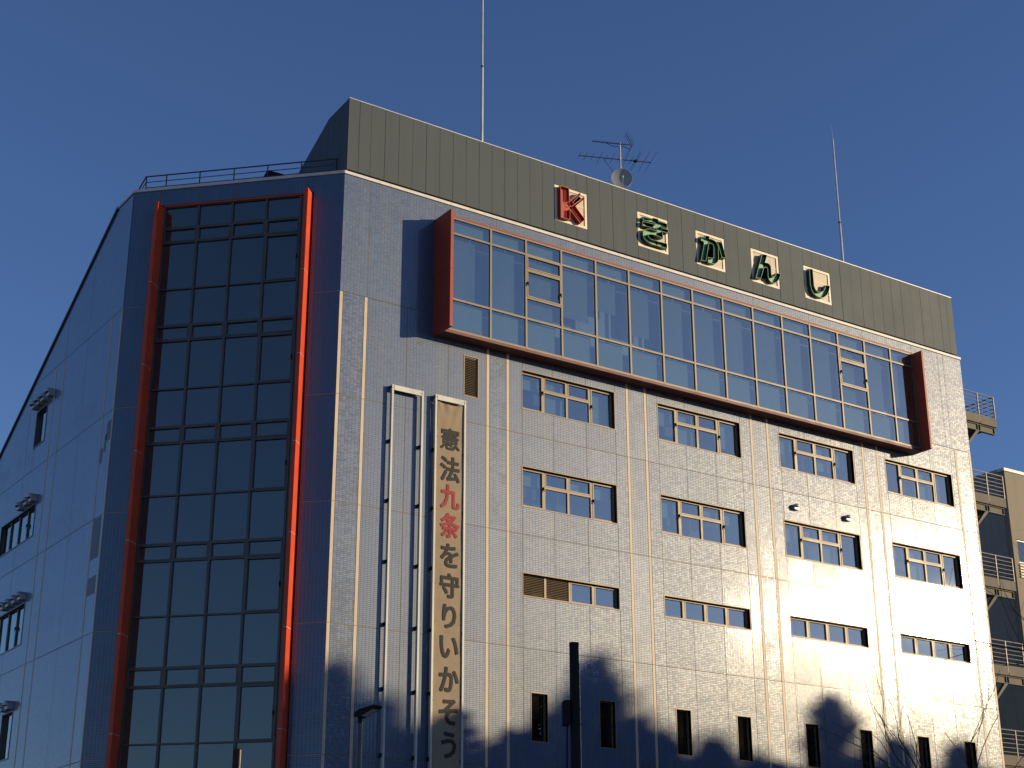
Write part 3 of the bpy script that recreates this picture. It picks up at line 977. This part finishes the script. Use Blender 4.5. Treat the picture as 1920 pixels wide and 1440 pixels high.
TXT = [('憲', 17.655, .73, .72), ('法', 16.635, .72, .83), ('九', 15.72, .71, .80), ('条', 14.775, .71, .80), ('を', 13.80, .66, .76), ('守', 12.84, .70, .78),
       ('り', 11.87, .50, .74), ('い', 10.915, .66, .68), ('か', 9.925, .70, .76), ('そ', 8.94, .68, .76), ('う', 7.955, .52, .78)]
for i, (ch, cz, wd, ht) in enumerate(TXT):
    loc = lambda u, o, z: (u - 4.11, -(o + cloth_o((u - BX0) / (BX1 - BX0), BZ1 - z)), z - BZ0)
    glyph(ch, 'character', MT['ink_red'] if i in (2, 3) else MT['ink'], ban, 4.125 + .008 * i, cz, wd + .02, ht + .02, .012, .016 if i == 0 else .026, loc)

# ------------------------------------------------------------------ roof railing, rods, aerial, dish
rl = empty('roof_railing', (*fA(3.9, -.6, 0)[:2], 26.2), 'dark pipe railing along the roof edge above the glazed corner', 'railing')
rp = Vector(fA(3.9, -.6, 26.2))
def loc(p): return Vector(p) - rp
for u in (7.23, 6.5, 5.3, 4.08, 2.89, 1.7, .49):
    MB().tube(loc(fA(u, -.6, 26.2)), loc(fA(u, -.6, 27.05)), .022, 6).build('post', MT['rail'], rl)
back = loc((-5.2 + .7, 10.0, 26.9 - .0))
for z, r in ((27.05, .026), (26.83, .016), (26.62, .016)):
    MB().tube(loc(fA(7.25, -.6, z)), loc(fA(.2, -.6, z)), r, 6).build('rail', MT['rail'], rl)
    MB().tube(loc(fA(7.25, -.6, z)), loc((-4.6, 7.2, z - .32)), r, 6).build('rail', MT['rail'], rl)

ha = empty('roof_hatch', (*fA(3.0, -1.6, 0)[:2], 26.0), 'small dark hatch propped open behind the roof railing', 'hatch')
hp = Vector(fA(3.0, -1.6, 26.0))
mb = MB()
mb.box(lambda u, o, z: Vector(fA(u, o, z)) - hp, 2.65, 3.4, -2.1, -1.5, 26.0, 26.9)
mb.build('hatch_box', MT['screen_dark'], ha)
mb = MB().prism([(3.45, 26.92), (3.22, 27.36), (2.62, 27.13), (2.62, 27.09)], lambda u, o, z: Vector(fA(u, o, z)) - hp, -2.1, -1.45)
mb.build('hatch_lid', MT['black'], ha)

def rod(x, y, z1, label):
    r = empty('lightning_rod', (x, y, 26.5), label, 'lightning rod', 'lightning rods on the roof')
    h = z1 - 26.5
    MB().tube((0, 0, 0), (0, 0, h * .55), .05, 8).build('lower_tube', MT['steel'], r)
    MB().tube((0, 0, h * .55 - .1), (0, 0, h - .7), .036, 8).build('upper_tube', MT['steel'], r)
    MB().tube((0, 0, h - .7), (0, 0, h), .015, 6, .004).build('tip', MT['steel'], r)
    MB().tube((0, 0, h * .55 - .12), (0, 0, h * .55 - .04), .055, 8).build('coupling', MT['rail'], r)
rod(6.68, 2.0, 39.5, 'tall steel lightning rod left of the aerial, running out of the top')
rod(25.42, 2.0, 37.1, 'steel lightning rod with a thin tip above the right end')

ae = empty('tv_aerial', (13.22, 2.0, 26.6), 'rooftop television aerial mast with two comb shaped arrays', 'aerial')
def la(x, y, z): return (x - 13.22, y - 2.0, z - 26.6)
MB().tube(la(13.22, 2, 26.6), la(13.22, 2, 32.38), .035, 8).build('mast', MT['steel'], ae)
bd = Vector((2.72, -1.13, 0)).normalized(); cr = Vector((-bd.y, bd.x, 0))
b0 = Vector((13.22, 2.0, 31.62))
mb = MB().tube(la(*(b0 - bd * 1.69)), la(*(b0 + bd * 1.26)), .02, 6)
mb.wbox(*(v for v in (0, 0, 0, 0, 0, 0))) if False else None
vb = mb.build('long_array', MT['rail'], ae)
for t, hl in ((-1.67, .26), (-1.42, .30), (-1.13, .28), (-.83, .50), (-.58, .26), (-.33, .42), (-.06, .25), (.22, .48), (.45, .34), (.60, .78), (.67, .78), (.97, .86), (1.24, .90)):
    c = b0 + bd * t
    MB().tube(la(*(c - cr * hl)), la(*(c + cr * hl)), .008, 5).build('element', MT['rail'], vb)
mb = MB().tube(la(*(b0 - bd * .72)), la(13.0, 2.05, 30.9), .011, 5)
mb.build('stay', MT['rail'], ae)
c = b0 + bd * .63
MB().wbox(*[v for p in zip((c - Vector((.06, .06, .04)) - Vector((13.22, 2, 26.6))), (c + Vector((.06, .06, .04)) - Vector((13.22, 2, 26.6)))) for v in p]).build('feed_box', MT['black'], ae)
c0 = Vector((13.22, 2.0, 32.32))
mb = MB().tube(la(*(c0 - bd * 1.12)), la(*(c0 + bd * .45)), .016, 6)
ub = mb.build('short_array', MT['rail'], ae)
for k in range(16):
    c = c0 + bd * (-1.1 + k * .085)
    MB().tube(la(*(c - cr * .08)), la(*(c + cr * .08)), .010, 5).build('element', MT['rail'], ub)
for sgn in (-1, 1):
    mb = MB()
    for k in range(6):
        q = c0 + bd * (.46 - .05 * k * .9 + .04) + Vector((0, 0, sgn * (.05 + .085 * k)))
        mb.tube(la(*(q - cr * .24)), la(*(q + cr * .24)), .008, 5)
    mb.tube(la(*(c0 + bd * .5)), la(*(c0 + bd * .27 + Vector((0, 0, sgn * .5)))), .010, 5)
    mb.build('reflector', MT['rail'], ub)
MB().path([la(*(c0 - bd * .55)), la(*(c0 - bd * .38 + Vector((0, 0, -.12)))), la(*(c0 + Vector((0, 0, -.14)))), la(*(c0 + bd * .16 + Vector((0, 0, -.1)))), la(*(c0 + bd * .42 + Vector((0, 0, -.2))))], .012).build('cable', MT['black'], ae)

di = empty('satellite_dish', (13.2, 1.86, 26.6), 'round grey satellite dish below the aerial on the roof', 'satellite dish')
ax = Vector((-.52, -.80, -.04)).normalized()
cx_ = ax.orthogonal().normalized(); cy_ = ax.cross(cx_)
dc = Vector((12.96, 1.62, 30.52)) - Vector((13.2, 1.86, 26.6))
mb = MB()
def dp(r, t): return dc + ax * (r * r * .35 - .0) + (cx_ * math.cos(t) + cy_ * math.sin(t)) * r
N = 32
rs = [0.001, .1, .2, .29, .36, .41]
for k in range(len(rs) - 1):
    for i in range(N):
        t0, t1 = 2 * PI * i / N, 2 * PI * (i + 1) / N
        mb.face([dp(rs[k], t0), dp(rs[k + 1], t0), dp(rs[k + 1], t1), dp(rs[k], t1)])
mb.build('reflector', MT['dish'], di, True)
mb = MB()
for i in range(N):
    t0, t1 = 2 * PI * i / N, 2 * PI * (i + 1) / N
    e = lambda r, t, k: dp(.41, t) + (cx_ * math.cos(t) + cy_ * math.sin(t)) * r - ax * k
    mb.face([e(0, t0, 0), e(.012, t0, 0), e(.012, t1, 0), e(0, t1, 0)])
    mb.face([e(.012, t0, 0), e(.012, t0, .03), e(.012, t1, .03), e(.012, t1, 0)])
mb.build('rim', MT['white_metal'], di, True)
low = dc - cy_ * .0 + Vector((0, 0, -.38)); feed = dc + ax * .42 + Vector((0, 0, -.12))
mb = MB().path([low, low + ax * .2 + Vector((0, 0, -.02)), feed + Vector((0, 0, -.1))], .014)
mb.build('feed_arm', MT['white_metal'], di)
MB().tube(feed - ax * .05 + Vector((0, 0, -.02)), feed + Vector((.0, 0, .05)), .035, 8).build('feed_horn', MT['white_metal'], di)
mb = MB().tube((0.02, .14, 0), (0.02, .14, 4.0), .04, 8)
mb.tube((0.02, .14, 3.9), dc - ax * .02, .03, 6)
mb.build('mount', MT['steel'], di)

# ------------------------------------------------------------------ outside steel stair at the right end
fe = empty('fire_escape', (30.0, .2, 0), 'beige steel escape stair landings with pipe railings at the right end', 'stairs')
fp = Vector((30.0, .2, 0))
def lf(x, y, z): return Vector((x, y, z)) - fp
def fbox(mb, x0, x1, y0, y1, z0, z1): return mb.wbox(x0 - 30.0, x1 - 30.0, y0 - .2, y1 - .2, z0, z1)
for k in range(6):
    zf = 23.54 - 3.6 * k                        # underside of fascia
    L = fbox(MB(), 30.0, 32.15, .26, 1.9, zf + .12, zf + .20).build('landing', MT['fe_beige'], fe)
    fbox(MB(), 30.0, 31.12, .2, .255, zf, zf + .40).build('fascia', MT['fe_beige'], L)
    fbox(MB(), 31.15, 32.2, .2, .255, zf, zf + .40).build('fascia', MT['fe_beige'], L)
    fbox(MB(), 32.15, 32.2, .26, 1.9, zf, zf + .40).build('fascia', MT['fe_beige'], L)
    mb = MB()
    fbox(mb, 30.0, 32.12, .27, .40, zf - .05, zf - .02)
    fbox(mb, 30.0, 32.12, .27, .40, zf - .33, zf - .30)
    fbox(mb, 30.0, 32.12, .32, .34, zf - .30, zf - .05)
    for x in (31.0, 31.16, 32.08):
        fbox(mb, x, x + .03, .27, .33, zf - .30, zf - .05)
    mb.build('beam', MT['fe_beige'], L)
    mb = MB()
    d = Vector((1, 0, 1)).normalized()
    mb.prism([(30.0, zf - 1.25), (30.16, zf - 1.2), (31.1, zf - .33), (30.9, zf - .33)], lambda u, o, z: Vector((u, -o, z)) - fp, -.42, -.28)
    mb.build('brace', MT['fe_beige'], L)
    for x, y in ((31.12, .23), (32.17, .23), (32.17, 1.85), (30.05, .23)):
        mb = MB(); fbox(mb, x - .025, x + .025, y - .025, y + .025, zf + .10, zf + 1.40)
        mb.build('post', MT['rail'], L)
    for j in range(6):
        z = zf + .52 + j * .175
        mb = MB().tube(lf(30.0, .23, z), lf(32.17, .23, z), .016 if j < 5 else .025, 6)
        mb.tube(lf(32.17, .23, z), lf(32.17, 1.85, z), .016 if j < 5 else .025, 6)
        mb.build('rail', MT['rail'] if k < 1 else MT['rail_lit'], L)
    # flight down to the half landing behind
    for x in (30.2, 31.1):
        mb = MB()
        mb.prism([(1.9, zf), (1.9, zf + .25), (5.0, zf - 1.55), (5.0, zf - 1.8)], lambda u, o, z: Vector((o, u, z)) - fp, x, x + .05)
        mb.build('stringer', MT['fe_beige'], L)
    for s_ in range(10):
        fbox(MB(), 30.25, 31.1, 1.95 + s_ * .3, 2.22 + s_ * .3, zf + .05 - s_ * .175, zf + .08 - s_ * .175).build('tread', MT['fe_beige'], L)
    for h_ in (.6, 1.1):
        MB().tube(lf(31.15, 1.9, zf + h_ + .2), lf(31.15, 5.0, zf - 1.6 + h_), .018, 6).build('rail', MT['steel'], L)
    fbox(MB(), 30.0, 32.15, 5.0, 6.2, zf - 1.75, zf - 1.6).build('half_landing', MT['fe_beige'], L)

# ------------------------------------------------------------------ neighbouring building on the right
nb = empty('neighbour_building', (39.9, 6.0, 0), 'beige rendered building with grey side wall beyond the escape stair', 'building')
def ln(mb, x0, x1, y0, y1, z0, z1): return mb.wbox(x0 - 39.9, x1 - 39.9, y0 - 6, y1 - 6, z0, z1)
NW = [(40.25, 41.9, 19.9, 21.05), (43.5, 45.2, 19.9, 21.05), (40.25, 41.9, 16.3, 17.45), (43.5, 45.2, 16.3, 17.45), (40.25, 41.9, 12.7, 13.85), (43.5, 45.2, 12.7, 13.85)]
mb = MB()
for c in cut((39.9, 58, 0, 24.45), [(a, b, c_, d) for a, b, c_, d in NW]):
    ln(mb, c[0], c[1], 6.0, 6.3, c[2], c[3])
mb.build('front_wall', MT['beige_wall'], nb)
ln(MB(), 39.88, 40.18, 6.302, 30, 0, 24.45).build('side_wall', MT['grey_wall'], nb)
mb = ln(MB(), 40.2, 58, 6.6, 30, 0, 24.2)
mb.build('inner_wall', MT['inside'], nb)
ln(MB(), 39.84, 58.05, 5.95, 6.35, 24.452, 24.6).build('coping', MT['coping'], nb)
ln(MB(), 39.84, 40.22, 6.352, 30, 24.452, 24.6).build('coping', MT['concrete'], nb)
for a, b, c_, d in NW:
    mb = MB()
    fn = lambda u, o, z: (u - 39.9, -o, z)
    frame_rect(mb, fn, a, b, c_, d, .06, -.15, -.06)
    f = mb.build('window', MT['bronze_shade'], nb)
    MB().face([fn(a + .06, -.1, c_ + .06), fn(b - .06, -.1, c_ + .06), fn(b - .06, -.1, d - .06), fn(a + .06, -.1, d - .06)]).build('pane', MT['glass_dark'], f)
    m2 = MB()
    for j in range(5):
        m2.box(fn, a - .05, b + .05, .0, .06, c_ - .75 + j * .14, c_ - .66 + j * .14)
    m2.build('louvre', MT['strip'], f)

# ------------------------------------------------------------------ foreground posts
pl_ = empty('utility_pole', (-1.50, -14.235, .11), 'thick dark pole with flat top and a small box on its side', 'pole')
MB().tube((0, 0, 0), (0, 0, 8.0), .125, 20, .100).build('shaft', MT['black'], pl_, True)
MB().tube((0, 0, 7.93), (0, 0, 8.005), .106, 20).build('cap', MT['black'], pl_)
rt3 = Vector((.8262, -.5634, 0)).normalized(); fw3 = Vector((.5634, .8262, 0)).normalized()
def lbx(mb, c, hx, hy, hz, sh=0):
    c = Vector(c)
    def fn(u, o, z): return c + rt3 * u - fw3 * o + Vector((0, 0, z))
    return mb.prism([(-hx, -hz), (hx * .55, -hz - .0), (hx, -hz + .05), (hx, hz), (-hx * .4, hz), (-hx, hz - .04)], fn, -hy, hy)
lbx(MB(), -rt3 * .185 + Vector((0, 0, 6.52)), .085, .11, .26).build('junction_box', MT['black'], pl_)
mb = MB()
prev = None
pts = []
for i in range(14):
    t = i / 13
    pts.append(-rt3 * (.17 + .07 * math.sin(t * 1.6)) - fw3 * .05 + Vector((0, 0, 6.28 - t * 6.2)))
mb.path(pts, .018, 8); mb.build('cable', MT['black'], pl_, True)
mb = MB().tube(rt3 * .118 + Vector((0, 0, 0)), rt3 * .106 + Vector((0, 0, 7.55)), .012, 6)
mb.build('conduit', MT['white_metal'], pl_)
for z in (6.3, 6.62):
    MB().tube(rt3 * .09 + Vector((0, 0, z)), rt3 * .15 + Vector((0, 0, z - .02)), .013, 6).build('clamp', MT['black'], pl_)

lp = empty('street_lamp', (-4.79, -10.94, .11), 'slim street lamp with a flat dark lamp head in front of the banner frame', 'street lamp')
MB().tube((0, 0, 0), (0, 0, 6.55), .065, 12, .045).build('pole', MT['rail'], lp, True)
MB().tube((.052, -.035, .6), (.04, -.027, 6.5), .010, 6).build('cable', MT['white_metal'], lp)
hd = (rt3 * .8 - fw3 * .5).normalized(); sd = Vector((-hd.y, hd.x, 0)); un = (Vector((0, 0, 1)) - hd * .32).normalized()
hc = Vector((0, 0, 6.62))
def fh(u, o, z): return hc + (hd + Vector((0, 0, .32))).normalized() * u + sd * o + un * z
MB().prism([(-.10, .0), (.0, -.06), (.50, -.03), (.53, .0), (.48, .035), (.1, .09), (-.06, .07)], fh, -.12, .12).build('lamp_head', MT['black'], lp)
MB().prism([(.08, -.058), (.42, -.037), (.42, -.03), (.08, -.05)], fh, -.09, .09).build('lens', MT['dish'], lp)
MB().tube((0, 0, 6.45), hc + Vector((0, 0, .03)), .05, 10).build('collar', MT['black'], lp)

po = empty('sign_post', (-8.74, -13.43, .11), 'square dark post top in front of the lowest curtain wall panes', 'post')
mb = MB(); mb.box(lambda u, o, z: rt3 * u - fw3 * o + Vector((0, 0, z)), -.055, .055, -.05, .05, 0, 5.36)
mb.build('shaft', MT['black'], po)
mb = MB(); mb.box(lambda u, o, z: rt3 * u - fw3 * o + Vector((0, 0, z)), .056, .075, -.03, .03, 0, 5.34)  # beige strip stands in for the sunlit edge of the post
mb.build('sunlit_edge', MT['strip'], po)

# ------------------------------------------------------------------ trees
def bare_tree(base, label, height, seed, lean, levels=5, spread=.55, thick=.16, droop=0.0):
    rnd = random.Random(seed)
    r = empty('bare_tree', base, label, 'tree')
    tr, tw = MB(), MB()
    def grow(p, d, L, rad, lv):
        n = 4 if lv < 3 else 3
        q = p
        for i in range(n):
            d = (d + Vector((rnd.uniform(-1, 1), rnd.uniform(-1, 1), rnd.uniform(-.4, .5) - droop * (lv > 2))) * (.16 + .05 * lv)).normalized()
            e = q + d * (L / n)
            ra, rb = rad * (1 - .45 * i / n), rad * (1 - .45 * (i + 1) / n)
            (tr if lv < 1 else tw).tube(q, e, ra, 8 if lv < 2 else 5, rb)
            q = e
            if lv < levels and i >= (2 if lv == 0 else 0):
                for _ in range(2 if lv < 2 else 1):
                    az = rnd.uniform(0, 2 * PI)
                    side = d.orthogonal().normalized()
                    side = Matrix.Rotation(az, 3, d) @ side
                    nd = (d * (1 - spread) + side * spread + Vector((0, 0, .12))).normalized()
                    grow(q, nd, L * rnd.uniform(.48, .68), rb * rnd.uniform(.5, .68), lv + 1)
    grow(Vector((0, 0, 0)), lean, height * .55, thick, 0)
    tr.build('trunk', MT['bark'], r, True)
    tw.build('crown', MT['bark'], r, True)
    return r
bare_tree((7.1, -23.3, .1), 'tall bare tree whose dark twigs reach in at the right edge', 11.5, 12, Vector((-.10, .05, 1)).normalized(), 4, .55, .15, .1)
bare_tree((4.9, -18.9, .1), 'small bare tree with thin upright twigs at the lower right', 7.8, 5, Vector((-.05, 0, 1)).normalized(), 2, .35, .07)

def evergreen(seed, H):
    """leafy street tree: tapered trunk, limbs and a ragged pointed crown of leaf-sized faces"""
    rnd = random.Random(seed)
    tk = MB().tube((0, 0, 0), (0, 0, H * .5), .28, 10, .17)
    tk.tube((0, 0, H * .5), (0, 0, H * .95), .17, 8, .03)
    cr_ = MB()
    for k in range(300):
        t = (k + rnd.random()) / 300
        z = H * (.14 + .85 * t)
        Lb = H * .25 * (1 - t) ** .75 * rnd.uniform(.45, 1.2) + .25
        az = k * 2.399 + rnd.uniform(-.5, .5)
        d = Vector((math.cos(az), math.sin(az), rnd.uniform(-.1, .55))).normalized()
        p0 = Vector((0, 0, z))
        tip = p0 + d * Lb
        tk.tube(p0, tip, .045, 4, .012)
        for q in range(46):
            s_ = rnd.uniform(.12, 1.03)
            p = p0 + d * (Lb * s_) + Vector((rnd.gauss(0, .13), rnd.gauss(0, .13), rnd.gauss(-.04, .10))) * (1.5 - s_)
            n = Vector((rnd.gauss(0, 1), rnd.gauss(0, 1), rnd.gauss(.4, 1))).normalized()
            a = (n.orthogonal().normalized() * .6 + d * .6) * rnd.uniform(.15, .28)
            b = n.cross(a) * .5
            cr_.face([p - a, p - b, p + a, p + b])
    return tk, cr_
protos = []
for s_, H in ((1, 20.0), (2, 19.0), (3, 21.0)):
    tk, cw = evergreen(s_, H)
    r = empty('evergreen_tree', (0, 0, 0), 'tall evergreen street tree across the road, throwing shade on the wall', 'tree', 'evergreens across the road')
    protos.append((r, tk.build('trunk', MT['bark'], r), cw.build('crown', MT['leaf'], r), H))
# top heights follow the shadow outline on the wall (position along it, height of shadow tip)
OUTL = [(0.2, 10.0), (1.7, 9.2), (3.3, 8.5), (5.2, 8.1), (7.2, 8.5), (8.5, 9.7), (9.8, 11.2), (11.2, 9.9), (12.7, 9.6), (14.9, 9.5), (16.8, 9.0), (18.8, 8.7),
        (20.6, 11.4), (22.0, 9.3), (24.0, 10.2), (25.6, 9.0), (27.2, 10.1), (29.2, 9.2), (-2.0, 9.8), (-4.5, 9.4), (-7.5, 9.8), (-10.5, 10.2), (-13.5, 10.0), (-17.0, 10.5), (-20.5, 10.3)]
SH = [(x, z - (.45 if x > 11 else 0), i % 3) for i, (x, z) in enumerate(OUTL)]
SHADE_ROW = [(1.5 + 2.7 * k, 8.3 + (.0, .6, .25)[k % 3], (k * 2) % 3) for k in range(12)]  # unseen lower row, added to darken the foot of the wall
used = set()
for n_, (xs, zs, kd) in enumerate(SH + SHADE_ROW):
    Ld = ((47, 54)[n_ % 2] if n_ < len(SH) else 27) + random.uniform(-2, 2)
    r0, t0, c0_, H = protos[kd]
    if kd in used:
        r = r0.copy(); COL.objects.link(r)
        for ch in (t0, c0_):
            c = ch.copy(); COL.objects.link(c); c.parent = r
    else:
        r = r0; used.add(kd)
    h = zs + Ld * math.tan(SUN_EL)
    r.location = (xs + Ld * math.sin(SUN_AZ), Ld * math.cos(SUN_AZ), .11)
    sc_ = h / (H * 1.0)
    r.scale = (sc_ * (1 if n_ < len(SH) else 1.35), sc_ * (1 if n_ < len(SH) else 1.35), sc_)
    r['label'] = 'tall evergreen in the row across the road' if n_ < len(SH) else 'unseen lower evergreen added to darken the foot of the wall'
    r['group'] = 'evergreens across the road' if n_ < len(SH) else 'evergreens added to darken the wall'
    r.rotation_euler = (0, 0, random.uniform(0, 6.28))
